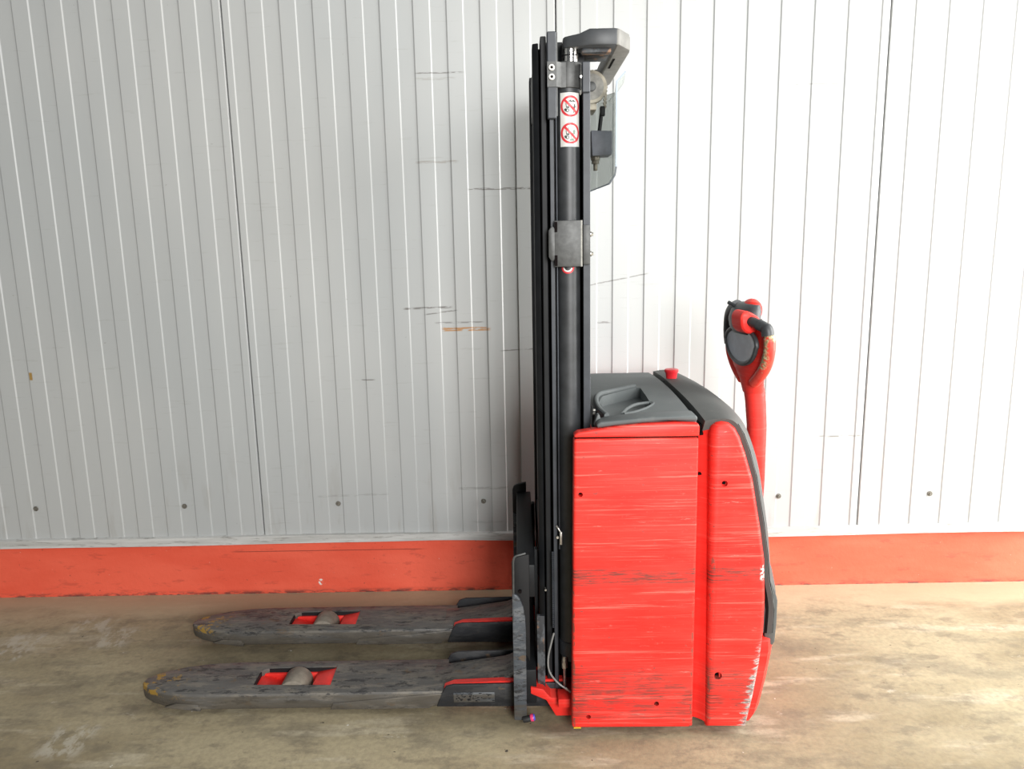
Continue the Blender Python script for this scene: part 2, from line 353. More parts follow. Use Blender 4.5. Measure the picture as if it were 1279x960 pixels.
def smooth_path(pts, sub=6):
    """Catmull-Rom through points"""
    P = [Vector(p) for p in pts]; P = [2*P[0]-P[1]] + P + [2*P[-1]-P[-2]]
    out = []
    for i in range(1, len(P) - 2):
        a, b, c, d = P[i-1], P[i], P[i+1], P[i+2]
        for k in range(sub):
            t = k / sub
            out.append(0.5 * ((2*b) + (c-a)*t + (2*a-5*b+4*c-d)*t*t + (3*b-a-3*c+d)*t**3))
    out.append(P[-2]); return out

def tag(o, label=None, cat=None, kind=None, group=None):
    if label: o['label'] = label
    if cat: o['category'] = cat
    if kind: o['kind'] = kind
    if group: o['group'] = group
    return o
def link(name, me, mat, parent=None, label=None):
    o = bpy.data.objects.new(name, me); COL.objects.link(o)
    if mat: me.materials.clear(); me.materials.append(mat)
    if parent: o.parent = parent
    if label: o['label'] = label
    return o
def cut(me, cutters):
    """boolean-subtract cutter meshes from me, return the new mesh"""
    a = bpy.data.objects.new('tmp', me); COL.objects.link(a); tmp = [a]
    for cm in cutters:
        b = bpy.data.objects.new('tmp', cm); COL.objects.link(b); tmp.append(b)
        md = a.modifiers.new('b', 'BOOLEAN'); md.operation = 'DIFFERENCE'; md.object = b; md.solver = 'EXACT'
    dg = bpy.context.evaluated_depsgraph_get()
    out = bpy.data.meshes.new_from_object(a.evaluated_get(dg))
    for o in tmp: bpy.data.objects.remove(o)
    smooth_mesh(out); return out

# ------------------------------------------------------------------ the setting
YW = 2.955                                   # face of the cladding
floor = link('floor', MB().quad_box(-6, 8.4, -6, 3.3, -0.2, 0).mesh('floor'), M['floor'])
tag(floor, 'stained beige concrete floor in front of the panelled wall', 'floor', 'structure')

wall = link('wall_back', MB().quad_box(-6, 8.4, YW + 0.085, 3.3, 0, 3.6).mesh('wall_back'), M['black'])
tag(wall, 'wall clad in white ribbed metal sandwich panels with vertical seams', 'wall', 'structure')
# one panel: trapezoidal micro-ribs, 120 mm pitch, 1.2 m cover width
dep, sl = 0.0032, 0.0045
prof = [(0.0012, 0.05), (0.0012, 0.004), (0.004, 0.0)]
for k in range(10):
    a = 0.028 + 0.12 * k
    prof += [(a - sl/2, 0), (a + sl/2, dep), (a + 0.0595 - sl/2, dep), (a + 0.0595 + sl/2, 0)]
prof += [(1.1935, 0), (1.1975, 0.004), (1.1975, 0.05)]
b = MB()
A = [b.bm.verts.new((u, YW + v, 0.258)) for u, v in prof]; B = [b.bm.verts.new((u, YW + v, 3.5)) for u, v in prof]
for i in range(len(prof) - 1): b.bm.faces.new((A[i], A[i+1], B[i+1], B[i]))
b.bm.faces.new(A[::-1]); b.bm.faces.new(B); b.bm.faces.new((A[0], B[0], B[-1], A[-1]))
pm = b.mesh('panel', 8)
for p in pm.polygons: p.use_smooth = False
for i in range(-4, 6):
    o = link('panel', pm, M['panel'], wall); o.location.x = 1.2 * i
# cladding screws with washers
sm = MB().cyl((0,0,0), (0,-0.0025,0), 0.0105, 0.0095, 16).cyl((0,-0.002,0), (0,-0.008,0), 0.0062, 0.0055, 6).mesh('screw')
for x in (-0.917, -0.314, 0.308, 0.894, 2.078, 2.683, -1.517, 3.29):
    o = link('screw', sm, M['screw'], wall); o.location = (x, YW + 0.0005, 0.388)
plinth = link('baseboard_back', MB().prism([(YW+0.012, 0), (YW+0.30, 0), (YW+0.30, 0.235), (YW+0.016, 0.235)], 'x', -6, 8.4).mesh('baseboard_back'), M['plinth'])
tag(plinth, 'chipped orange red painted concrete plinth at the foot of the wall', 'plinth', 'structure')
# flashing strip between panels and plinth, slightly wavy
b = MB(); R_ = []
for i in range(145):
    x = -6 + 0.1 * i
    wv = 0.0022 * math.sin(x * 2.3 + 1) + 0.0015 * math.sin(x * 5.1)
    bump = 0.006 * math.exp(-((x - 0.75) / 0.22) ** 2)
    R_.append([(x, YW - 0.004 + bump*0.5, 0.260 + wv*0.5), (x, YW - 0.014, 0.2575 + wv), (x, YW - 0.016, 0.2255 + wv + bump), (x, YW - 0.010, 0.2235 + wv + bump), (x, YW + 0.06, 0.226 + wv*0.5), (x, YW + 0.06, 0.260 + wv*0.5)])
tr_ = link('trim_1', b.rings(R_).mesh('trim_1'), M['flashing'])
tag(tr_, 'thin scuffed grey flashing strip between ribbed panels and red plinth', 'trim', 'structure')

# ------------------------------------------------------------------ the stacker
YC = 2.408
ROOT = Vector((1.30, YC, 0.0))
stacker = bpy.data.objects.new('pallet_stacker', None); COL.objects.link(stacker)
stacker.location = ROOT; stacker.empty_display_size = 0.2
tag(stacker, 'red and black electric pedestrian pallet stacker with lowered mast and two forks', 'forklift')
def part(name, mb, mat, parent=None, label=None, angle=35):
    me = mb.mesh(name, angle) if isinstance(mb, MB) else mb
    me.transform(Matrix.Translation(-ROOT))
    return link(name, me, M[mat], parent or stacker, label)
def mir(y): return 2 * YC - y
def mirror_mesh(me):
    """copy of a finished part mesh mirrored across the truck's centre plane"""
    c = me.copy(); c.transform(Matrix.Scale(-1, 4, (0, 1, 0))); c.flip_normals(); return c
def part_pair(name, mb, mat, parent=None, label=None, angle=35):
    o = part(name, mb, mat, parent, label, angle)
    q = link(name, mirror_mesh(o.data), M[mat], parent or stacker, label)
    return o, q

# --- forks with roller windows
def fork_outline(y0, y1):
    ym = (y0 + y1) / 2
    near = [(0.800, y0), (0.06, y0), (0.00, y0+0.004), (-0.06, y0+0.016), (-0.115, y0+0.038), (-0.148, y0+0.062), (-0.160, ym-0.012)]
    far = [(-0.158, ym+0.012), (-0.138, y1-0.062), (-0.10, y1-0.040), (-0.05, y1-0.022), (0.02, y1-0.008), (0.11, y1), (0.800, y1)]
    return near + far
for side in (0, 1):
    y0, y1 = (2.125, 2.312) if side == 0 else (2.508, 2.692)
    zt = 0.0755
    b = MB()
    o_ = fork_outline(y0, y1); ym = (y0 + y1) / 2
    rings = []
    for z, ins in ((0.024, 0.012), (0.024, 0.004), (0.032, 0.0), (zt - 0.006, 0.0), (zt - 0.0015, 0.0025), (zt, 0.007)):
        ring = []
        for (x, y) in o_:
            yy = ym + (y - ym) * (1 - ins / ((y1 - y0) / 2)) if x > -0.17 else y
            tipdrop = max(0.0, -0.02 - x) * 0.035
            ring.append((x + (ins if x < 0.5 else 0) * 0.7, yy, z - (tipdrop if z > 0.05 else -tipdrop * 0.9)))
        rings.append(ring)
    b.rings(rings)
    fm = b.mesh('fork')
    hp = [(0.200, y0 + 0.050), (0.199, y1 - 0.062), (0.212, y1 - 0.048), (0.236, y1 - 0.040), (0.440, y1 - 0.034), (0.443, y0 + 0.043)]
    fm = cut(fm, [MB().prism(hp, 'z', -0.02, 0.2).mesh('c')])
    lab = 'scraped dark steel fork nearer to the camera' if side == 0 else 'scraped dark steel fork nearer to the wall'
    fk = part('fork', fm, 'fork', None, lab)
    # narrow heel that climbs to the carriage
    h0, h1 = y0 + 0.022, y1 - 0.034
    part('fork_heel', MB().prism([(0.76, 0.040), (1.02, 0.066), (1.02, 0.118), (0.985, 0.104), (0.79, 0.0775), (0.76, 0.0757)], 'y', h0, h1).bevel(0.003), 'fork', fk)
    # torn side skirt plates
    part('side_skirt', MB().prism([(0.45, 0.021), (0.752, 0.021), (0.775, 0.036), (0.792, 0.062), (0.792, 0.070), (0.46, 0.042)], 'y', y0 - 0.003, y0 + 0.003).bevel(0.001), 'fork', fk)
    part('nose_plate', MB().prism([(-0.06, 0.033), (0.05, 0.018), (0.052, 0.040), (-0.02, 0.046)], 'y', y0 - 0.001 + 0.002, y0 + 0.012).bevel(0.001), 'fork', fk)
    # red carrier seen through the window, with grey load roller
    rc = part('roller_carrier', MB().prism([(0.170, 0.028), (0.29, 0.028), (0.27, 0.036), (0.225, 0.052), (0.17, 0.064)], 'y', y0+0.03, y1-0.040)
              .prism([(0.385, 0.030), (0.47, 0.030), (0.47, 0.064), (0.405, 0.064), (0.392, 0.055)], 'y', y0+0.03, y1-0.036)
              .quad_box(0.17, 0.46, y1-0.052, y1-0.036, 0.028, 0.061)
              .quad_box(0.17, 0.46, y0+0.028, y0+0.041, 0.028, 0.045).bevel(0.004), 'red_deep', fk)
    part('red_lip', MB().prism([(0.380, 0.058), (0.4425, 0.070), (0.4425, 0.0735), (0.380, 0.062)], 'y', y0+0.046, y1-0.038).bevel(0.001), 'red_deep', rc)
    part('window_shade_strip', MB().quad_box(0.203, 0.440, y1-0.0445, y1-0.0425, 0.058, 0.0735).quad_box(0.2005, 0.203, y0+0.052, y1-0.062, 0.060, 0.0735), 'black', fk)  # added black strips, shade on the window's inner wall put into colour
    part('load_roller', MB().cyl((0.322, y0+0.046, 0.044), (0.322, y1-0.054, 0.044), 0.044, None, 32).bevel(0.004), 'roller', fk, 'grey worn load roller')
    part('roller_pin', MB().cyl((0.322, y0+0.030, 0.044), (0.322, y1-0.04, 0.044), 0.010, None, 14), 'zinc', fk)
# --- support legs under the fork heels
for side in (0, 1):
    y0, y1 = (2.121, 2.318) if side == 0 else (2.502, 2.698)
    b = MB().prism([(0.776, 0.026), (1.16, 0.022), (1.16, 0.100), (0.83, 0.098), (0.805, 0.092), (0.790, 0.066)], 'y', y0, y0 + 0.010)
    b.prism([(0.776, 0.026), (1.16, 0.022), (1.16, 0.104), (0.83, 0.100), (0.805, 0.092), (0.790, 0.066)], 'y', y1 - 0.010, y1)
    lg = part('support_leg', b.bevel(0.0025), 'leg')
    part('leg_channel', MB().prism([(0.795, 0.030), (1.16, 0.028), (1.16, 0.107), (1.01, 0.1045), (0.83, 0.0982), (0.80, 0.086)], 'y', y0 + 0.0095, y0 + 0.030)
         .quad_box(0.80, 1.16, y0+0.02, y1-0.02, 0.026, 0.036), 'red_deep', lg, 'red inner channel')
    if side == 0:
        pl = part('maker_plate', MB().quad_box(0.828, 0.953, y0 - 0.0018, y0 + 0.001, 0.041, 0.073).bevel(0.0008), 'carriage', lg, 'scratched illegible metal plate')
        b = MB()
        for k in range(46):                # worn-away embossing
            x = 0.832 + 0.116 * random.random(); z = 0.044 + 0.026 * random.random()
            b.quad_box(x, x + 0.003 + 0.005 * random.random(), y0 - 0.0026, y0 - 0.001, z, z + 0.0012 + 0.0015 * random.random())
        part('embossing', b, 'black', pl)

# --- fork carriage: tall side plates, cross bars
def carriage_plate(y0, y1):
    pts = [(1.012, 0.016), (1.050, 0.016), (1.051, 0.31), (1.0495, 0.345), (1.045, 0.375), (1.037, 0.40), (1.026, 0.415), (1.013, 0.42)]
    return MB().prism(pts, 'y', y0, y1).bevel(0.0025)
cp, _ = part_pair('carriage_plate', carriage_plate(2.062, 2.088), 'carriage', None, 'worn blue grey carriage side plate')
b = MB().tube(smooth_path([(1.0535, 2.068, 0.540), (1.040, 2.066, 0.537), (1.026, 2.065, 0.533), (1.0185, 2.065, 0.520), (1.0175, 2.065, 0.47), (1.0165, 2.065, 0.40), (1.0155, 2.065, 0.33)], 5), 0.0032, 8)
part('edge_bead', b, 'bracket', cp)
part('lock_hole', MB().cyl((1.036, 2.0615, 0.425), (1.036, 2.07, 0.425), 0.005, None, 12), 'hole', cp)
part_pair('carriage_upper_plate', MB().prism([(1.013, 0.30), (1.062, 0.20), (1.064, 0.536), (1.030, 0.528), (1.018, 0.522), (1.013, 0.507)], 'y', 2.070, 2.086).bevel(0.003), 'black')
for z0, z1 in ((0.06, 0.17), (0.40, 0.50)):
    part('carriage_crossbar', MB().quad_box(1.028, 1.080, 2.078, mir(2.078), z0, z1).bevel(0.004), 'mast')
cb = part('caster_bolt', MB().cyl((1.038, 2.056, 0.022), (1.062, 2.056, 0.027), 0.009, 0.009, 16).bevel(0.001), 'rubber', None, 'small black bolt with pink and blue cap')
part('pink_cap', MB().cyl((1.060, 2.056, 0.028), (1.069, 2.056, 0.030), 0.0105, 0.0115, 18).bevel(0.0015), 'pink', cb)
part('blue_cap', MB().cyl((1.069, 2.056, 0.030), (1.074, 2.056, 0.031), 0.0108, 0.008, 18).bevel(0.0015), 'blue', cb)

# --- mast: three nested stages plus the carriage rails, both sides
def rail(x0, x1, ya, yb, z0, z1, lip=0.006):
    """rolled channel: web between two flanges opening outwards"""
    w = 0.006
    pts = [(x0, ya), (x0 + w, ya), (x0 + w, yb - 0.012), (x1 - w, yb - 0.012), (x1 - w, ya), (x1, ya), (x1, yb), (x0, yb)]
    return MB().prism(pts, 'z', z0, z1).bevel(0.0015, 1)
part_pair('carriage_rail', MB().quad_box(1.0805, 1.092, 2.19, 2.215, 0.05, 0.50).bevel(0.002), 'mast')
part_pair('inner_mast_rail', MB().prism([(1.094, 2.158), (1.110, 2.150), (1.110, 2.215), (1.150, 2.215), (1.150, 2.228), (1.094, 2.228)], 'z', 0.06, 1.925).bevel(0.002, 1), 'mast')
part_pair('middle_mast_rail', MB().prism([(1.1145, 2.135), (1.130, 2.135), (1.130, 2.200), (1.185, 2.200), (1.185, 2.213), (1.1145, 2.213)], 'z', 0.05, 1.938).bevel(0.002, 1), 'mast')
om, _ = part_pair('outer_mast_rail', MB().prism([(1.136, 2.122), (1.149, 2.122), (1.149, 2.186), (1.224, 2.186), (1.224, 2.122), (1.2425, 2.122), (1.2425, 2.199), (1.136, 2.199)], 'z', 0.040, 1.800).bevel(0.0015, 1), 'mast')
part_pair('rear_flange_face', MB().quad_box(1.2245, 1.2435, 2.1165, 2.1225, 0.55, 1.800).bevel(0.001, 1), 'mast_grey', om)  # added lighter slab, stands for light caught by the rear flange
part_pair('rear_end_block', MB().quad_box(1.222, 1.2425, 2.106, 2.135, 1.792, 1.868).bevel(0.002, 1), 'mast_grey', om)
part_pair('front_end_block', MB().quad_box(1.131, 1.1545, 2.104, 2.130, 1.728, 1.942).bevel(0.0025, 1), 'mast_grey', om, 'long dark grey block at the mast head')
part_pair('end_block_edge', MB().quad_box(1.1545, 1.158, 2.108, 2.130, 1.735, 1.940), 'bracket', om)
part_pair('mast_edge_strip', MB().quad_box(1.1365, 1.1465, 2.1165, 2.1225, 0.085, 1.728).bevel(0.001, 1), 'mast_grey', om)
part_pair('guide_line', MB().tube([(1.1535, 2.119, 0.53), (1.1535, 2.119, 1.735)], 0.0022, 8), 'mast_grey', om)
for z0, z1 in ((1.86, 1.915), (0.95, 1.0), (0.14, 0.24)):
    part('mast_crossbar', MB().quad_box(1.205, 1.235, 2.195, mir(2.195), z0, z1).bevel(0.003), 'mast', om)
part('mast_tie_plate', MB().quad_box(1.098, 1.108, 2.225, mir(2.225), 1.78, 1.90).bevel(0.002), 'mast')
part('middle_tie_plate', MB().quad_box(1.118, 1.128, 2.21, mir(2.21), 1.80, 1.92).bevel(0.002), 'mast')
part('inner_tie_plate', MB().quad_box(1.098, 1.106, 2.225, mir(2.225), 0.40, 0.52).bevel(0.002), 'mast')
part('wear_plate', MB().prism([(1.084, 0.085), (1.101, 0.075), (1.107, 0.10), (1.107, 0.33), (1.084, 0.332)], 'y', 2.098, 2.112).bevel(0.002), 'rusty', None, 'rusty scraped wear plate at the mast foot')
hk = part('hose_hook', MB().tube(smooth_path([(1.144, 2.112, 0.605), (1.150, 2.106, 0.598), (1.157, 2.104, 0.586)], 4), 0.003, 8).quad_box(1.1535, 1.1605, 2.101, 2.107, 0.550, 0.588).bevel(0.001), 'zinc', om)
part('hook_screw', MB().cyl((1.1475, 2.113, 0.570), (1.1475, 2.1065, 0.570), 0.0038, None, 10), 'zinc', hk)
part('mast_screw', MB().cyl((1.112, 2.150, 0.395), (1.112, 2.133, 0.395), 0.003, None, 10), 'zinc')

# --- lift cylinders with rods
CX, CY, CR = 1.1865, 2.150, 0.0322
cyl_n, cyl_f = part_pair('lift_cylinder', MB().cyl((CX, CY, 0.20), (CX, CY, 1.862), CR, None, 40), 'cyl', None, 'black painted lift cylinder')
part_pair('cylinder_foot', MB().cyl((CX, CY, 0.185), (CX, CY, 0.232), CR + 0.003, None, 32).bevel(0.003).cyl((CX-0.002, CY, 0.165), (CX-0.002, CY, 0.19), 0.026, None, 6), 'mast_grey', cyl_n)
part_pair('piston_rod', MB().cyl((CX + 0.007, CY, 1.86), (CX + 0.007, CY, 1.925), 0.0215, None, 32), 'chrome', None, 'polished chrome piston rod')
part_pair('rod_seal', MB().cyl((CX + 0.007, CY, 1.8885), (CX + 0.007, CY, 1.8915), 0.0218, None, 32), 'black')
# head collar bolted to the mast
b = MB().cyl((CX, CY, 1.806), (CX, CY, 1.872), CR + 0.005, None, 40).bevel(0.003)
b.prism([(1.131, 2.100), (1.155, 2.100), (1.168, 2.1115), (1.180, 2.1115), (1.180, 2.120), (1.131, 2.120)], 'z', 1.806, 1.868)
co, _ = part_pair('head_collar', b, 'bracket')
for z in (1.853, 1.830):
    part_pair('collar_bolt', MB().cyl((1.1425, 2.0985, z), (1.1425, 2.0945, z), 0.0082, 0.0076, 18), 'washer', co)
    part_pair('bolt_socket', MB().cyl((1.1425, 2.0948, z), (1.1425, 2.0940, z), 0.0038, None, 6), 'hole', co)
part_pair('collar_bolt', MB().cyl((1.2195, 2.118, 1.832), (1.2195, 2.112, 1.832), 0.0035, None, 12), 'zinc', co)
# mid clamp bracket
b = MB().quad_box(1.146, 1.2175, 2.098, 2.110, 1.345, 1.467)
b.prism([(1.130, 1.372), (1.136, 1.362), (1.142, 1.360), (1.150, 1.370), (1.150, 1.442), (1.142, 1.452), (1.136, 1.450), (1.130, 1.441)], 'y', 2.0985, 2.1095)
b.quad_box(1.208, 1.2195, 2.101, 2.16, 1.345, 1.467)
br, _ = part_pair('clamp_bracket', b.bevel(0.0015, 2), 'bracket', None, 'bare grey steel clamp bracket around the cylinder')
part_pair('clamp_edge', MB().cyl((1.2165, 2.1025, 1.345), (1.2165, 2.1025, 1.467), 0.0045, None, 14), 'bracket_light', br)
for z0, z1 in ((1.369, 1.376), (1.437, 1.444)):
    part_pair('clamp_slot', MB().quad_box(1.146, 1.1535, 2.0972, 2.099, z0 - (0.022 if z0 < 1.4 else 0), z1 + (0.020 if z0 > 1.4 else 0)), 'hole', br)
part_pair('clamp_jaw', MB().quad_box(1.2225, 1.242, 2.100, 2.122, 1.350, 1.455).bevel(0.002), 'bracket', br)
for z in (1.430, 1.378):
    part_pair('clamp_bolt', MB().cyl((1.241, 2.110, z), (1.2455, 2.110, z), 0.0075, None, 16).cyl((1.245, 2.110, z), (1.2505, 2.110, z), 0.0055, 0.005, 6), 'zinc', br)

# stickers printed on the near cylinder
def on_cyl(u, v, lift):
    """u: arc metres from the direction towards -Y, v: height"""
    a = u / CR; r = CR + lift
    return (CX + r * math.sin(a), CY - r * math.cos(a), v)
def cyl_patch(pairs, lift, b):
    """strip of (u,v)-(u,v) pairs wrapped on the cylinder"""
    A_ = [b.bm.verts.new(on_cyl(*p, lift)) for p, _ in pairs]; B_ = [b.bm.verts.new(on_cyl(*q, lift)) for _, q in pairs]
    for i in range(len(pairs) - 1):
        b.bm.faces.new((A_[i], A_[i+1], B_[i+1], B_[i]))
    return b
def arc_ring(cu, cv, ro, ri, lift, b, a0=0, a1=360, k=48):
    return cyl_patch([((cu + ro*math.cos(math.radians(a0+(a1-a0)*i/k)), cv + ro*math.sin(math.radians(a0+(a1-a0)*i/k))),
                       (cu + ri*math.cos(math.radians(a0+(a1-a0)*i/k)), cv + ri*math.sin(math.radians(a0+(a1-a0)*i/k)))) for i in range(k+1)], lift, b)
def stroke(p, q, w, lift, b, k=8):
    d = Vector((q[0]-p[0], q[1]-p[1])); nrm = Vector((-d.y, d.x)).normalized() * w / 2
    return cyl_patch([((p[0]+d.x*i/k+nrm.x, p[1]+d.y*i/k+nrm.y), (p[0]+d.x*i/k-nrm.x, p[1]+d.y*i/k-nrm.y)) for i in range(k+1)], lift, b)
U0, U1, V0, V1 = -0.0225, 0.034, 1.6585, 1.7945
st = part('warning_sticker', cyl_patch([((U0+(U1-U0)*i/20, V0), (U0+(U1-U0)*i/20, V1)) for i in range(21)], 0.0006, MB()), 'white', cyl_n, 'white sticker with two red prohibition signs')
for j, cv in enumerate((1.7605, 1.6925)):
    cu = (U0 + U1) / 2
    part('prohibition_ring', arc_ring(cu, cv, 0.0268, 0.0212, 0.0012, MB()), 'sign_red', st)
    part('prohibition_slash', stroke((cu-0.0165, cv+0.0165), (cu+0.0165, cv-0.0165), 0.0058, 0.0014, MB()), 'sign_red', st)
    b = MB()                                            # little stacker truck
    arc_ring(cu-0.0085, cv-0.0105, 0.0046, 0.0026, 0.0010, b)
    stroke((cu-0.0145, cv-0.006), (cu-0.012, cv-0.012), 0.0057, 0.0010, b)
    stroke((cu-0.0125, cv+0.007), (cu-0.0105, cv-0.004), 0.0018, 0.0010, b)
    stroke((cu-0.0065, cv+0.006), (cu-0.0045, cv-0.005), 0.0018, 0.0010, b)
    stroke((cu-0.0115, cv-0.002), (cu-0.004, cv-0.004), 0.0036, 0.0010, b)
    part('truck_pictogram', b, 'ink', st)
    b = MB()                                            # person
    if j == 0:
        stroke((cu-0.006, cv+0.0125), (cu+0.013, cv+0.0125), 0.0024, 0.0010, b)
        stroke((cu-0.002, cv+0.0155), (cu+0.002, cv+0.0105), 0.0034, 0.0010, b)
        stroke((cu+0.006, cv+0.0155), (cu+0.009, cv+0.0105), 0.0033, 0.0010, b)
        arc_ring(cu+0.0105, cv+0.0035, 0.0022, 0.0, 0.0010, b, k=16)
        stroke((cu+0.0105, cv+0.002), (cu+0.010, cv-0.008), 0.0042, 0.0010, b)
        stroke((cu+0.010, cv-0.007), (cu+0.0075, cv-0.017), 0.0021, 0.0010, b)
        stroke((cu+0.010, cv-0.007), (cu+0.0128, cv-0.0165), 0.0021, 0.0010, b)
        stroke((cu+0.0055, cv-0.003), (cu+0.0150, cv-0.0005), 0.0021, 0.0010, b)
    else:
        arc_ring(cu+0.0095, cv+0.0065, 0.0026, 0.0, 0.0010, b, k=16)
        stroke((cu+0.0095, cv+0.007), (cu+0.0085, cv-0.003), 0.0071, 0.0010, b)
        arc_ring(cu+0.004, cv-0.0105, 0.0045, 0.0028, 0.0010, b)
        stroke((cu-0.003, cv-0.017), (cu+0.009, cv-0.017), 0.0046, 0.0010, b)
        stroke((cu-0.006, cv+0.015), (cu-0.006, cv+0.009), 0.0024, 0.0010, b)
    part('person_pictogram', b, 'ink' if j == 0 else 'ink_green', st)
rs = part('ring_sticker', arc_ring(-0.004, 1.343, 0.0175, 0.0125, 0.0010, MB(), 180, 360, 30), 'sign_red', cyl_n, 'red and white ring sticker')
part('white_ring', arc_ring(-0.004, 1.343, 0.0130, 0.0088, 0.0013, MB(), 185, 350, 30), 'white', rs)

# --- crosshead joining the two rods
def ch(y): return y
half = [(1.174, 2.134), (1.186, 2.122), (1.214, 2.114), (1.240, 2.102), (1.306, 2.102), (1.318, 2.108), (1.318, 2.24), (1.300, 2.215), (1.240, 2.20), (1.215, 2.185), (1.174, 2.178)]
x_ = MB().prism(half, 'z', 1.906, 1.947).bevel(0.005, 2)
for v in x_.bm.verts:                                   # thinner over the rods
    if v.co.x < 1.237 and v.co.z > 1.93: v.co.z -= 0.012 * min(1, (1.237 - v.co.x) / 0.03)
xh, _ = part_pair('crosshead_arm', x_, 'crosshead', None, 'dark grey crosshead arm on top of a piston rod')
hb = [(1.306, 2.1035), (1.318, 2.106), (1.352, 2.166), (1.357, 2.19), (1.357, YC)]
hb2 = [(1.308, YC), (1.308, 2.20)]
x_ = MB().prism(hb + [(x, mir(y)) for x, y in hb[:-1][::-1]] + [(x, mir(y)) for x, y in hb2[::-1][:1]] + hb2[1:], 'z', 1.9055, 1.9465).bevel(0.005, 2)
xb = part('crosshead_beam', x_, 'beam', None, 'crosshead beam bridging both sides, coloured lighter as if lit')
part_pair('crosshead_rib', MB().quad_box(1.222, 1.30, 2.135, 2.165, 1.895, 1.910).bevel(0.004), 'rusty', xh)
part('crosshead_web', MB().quad_box(1.236, 1.300, 2.195, 2.27, 1.900, 1.914).bevel(0.003), 'rusty', xb)
part('crosshead_slot', MB().quad_box(1.320, 1.326, 2.26, 2.38, 1.9045, 1.908), 'hole', xb)
# chain sheave, chain and anchor in the middle of the mast
sx, sy, sz, sr = 1.272, 2.400, 1.856, 0.046
b = MB(); ring = []
for yy, r in ((-0.016, sr-0.012), (-0.016, sr), (-0.009, sr), (-0.007, sr-0.006), (0.007, sr-0.006), (0.009, sr), (0.016, sr), (0.016, sr-0.012)):
    ring.append([(sx + r*math.cos(2*math.pi*i/40), sy + yy, sz + r*math.sin(2*math.pi*i/40)) for i in range(40)])
sh = part('chain_sheave', b.rings(ring), 'sheave', None, 'dusty beige chain sheave')
part('sheave_face', MB().cyl((sx, sy-0.0175, sz), (sx, sy-0.0155, sz), sr-0.009, None, 36), 'bracket_light', sh)
part('sheave_hub', MB().cyl((sx, sy-0.024, sz), (sx, sy+0.020, sz), 0.014, None, 20).bevel(0.002), 'bracket', sh)
part('sheave_bracket', MB().quad_box(sx-0.040, sx+0.012, sy-0.05, sy+0.05, sz-0.070, sz-0.052).bevel(0.002), 'sheave', sh)
pth = [(sx + (sr-0.002)*math.cos(math.radians(a)), sz + (sr-0.002)*math.sin(math.radians(a))) for a in range(120, -1, -12)]
z = sz - 0.011
while z > 1.795: pth.append((sx + sr - 0.002 - 0.05 * (sz - z), z)); z -= 0.011
chn = part('lift_chain', MB().tube([(p[0], sy, p[1]) for p in pth], 0.0018, 6), 'chain')
b = MB()
for s_ in (-1, 1):
    yy = s_ * 0.0055
    b.cyl((-0.0055, yy-0.0014, 0), (-0.0055, yy+0.0014, 0), 0.0052, None, 10).cyl((0.0055, yy-0.0014, 0), (0.0055, yy+0.0014, 0), 0.0052, None, 10).quad_box(-0.0055, 0.0055, yy-0.0012, yy+0.0012, -0.003, 0.003)
lm = b.mesh('chain_link')
for k in range(len(pth) - 1):
    p, q = Vector((pth[k][0], sy, pth[k][1])), Vector((pth[k+1][0], sy, pth[k+1][1]))
    o = link('chain_link', lm, M['chain'], chn)
    d = q - p
    o.location = (p + q) / 2 - ROOT; o.rotation_euler = (0, -math.atan2(d.z, d.x), 0)
ax = 1.305
an = part('chain_anchor', MB().quad_box(ax-0.006, ax+0.009, sy-0.010, sy+0.010, 1.775, 1.803).bevel(0.003).cyl((1.297, sy, 1.725), (ax-0.001, sy, 1.785), 0.0058, None, 14), 'mast', None, 'black chain anchor rod')
part('anchor_block', MB().prism([(1.272, 1.734), (1.3345, 1.7315), (1.3345, 1.664), (1.276, 1.661)], 'y', sy-0.012, sy+0.075).bevel(0.0015), 'block', an, 'blue grey anchor block')
part('anchor_nut', MB().cyl((1.288, sy+0.02, 1.664), (1.288, sy+0.02, 1.650), 0.0135, None, 20).cyl((1.288, sy+0.02, 1.651), (1.288, sy+0.02, 1.640), 0.0115, None, 6).cyl((1.288, sy+0.02, 1.641), (1.288, sy+0.02, 1.620), 0.0065, None, 12).bevel(0.001), 'chain', an)
# clear guard sheet behind the mast
def sheet(prof):
    """cross-section (x, z) at the near end, drawn to the far end where the sheet comes closer to the mast"""
    return MB().rings([[(x + dx, y, z - (dz if z < 1.7 else 0.0)) for x, z in prof] for y, dx, dz in ((2.205, 0, 0), (2.36, 0.016, 0.012), (2.50, 0.016, 0.028), (2.62, -0.040, 0.045))])
gd = part('guard_sheet', sheet([(1.3215, 1.615), (1.3255, 1.615), (1.3255, 1.835), (1.3215, 1.835)]), 'clear', None, 'clear plastic mast guard sheet')
part('guard_flange', sheet([(1.3215, 1.835), (1.3255, 1.835), (1.348, 1.859), (1.345, 1.8615)]), 'clear', gd)
part('guard_edge', MB().prism([(1.3212, 1.615), (1.3260, 1.615), (1.3260, 1.835), (1.349, 1.859), (1.3455, 1.862), (1.3212, 1.836)], 'y', 2.2025, 2.205), 'clear_edge', gd)
part('guard_lower_edge', sheet([(1.3212, 1.6125), (1.3260, 1.6125), (1.3260, 1.615), (1.3212, 1.615)]), 'clear_edge', gd)
for yy in (mir(2.22),):
    part('guard_stay', MB().quad_box(1.230, 1.282, yy, yy + 0.006, 1.665, 1.69).bevel(0.001), 'bracket', gd)

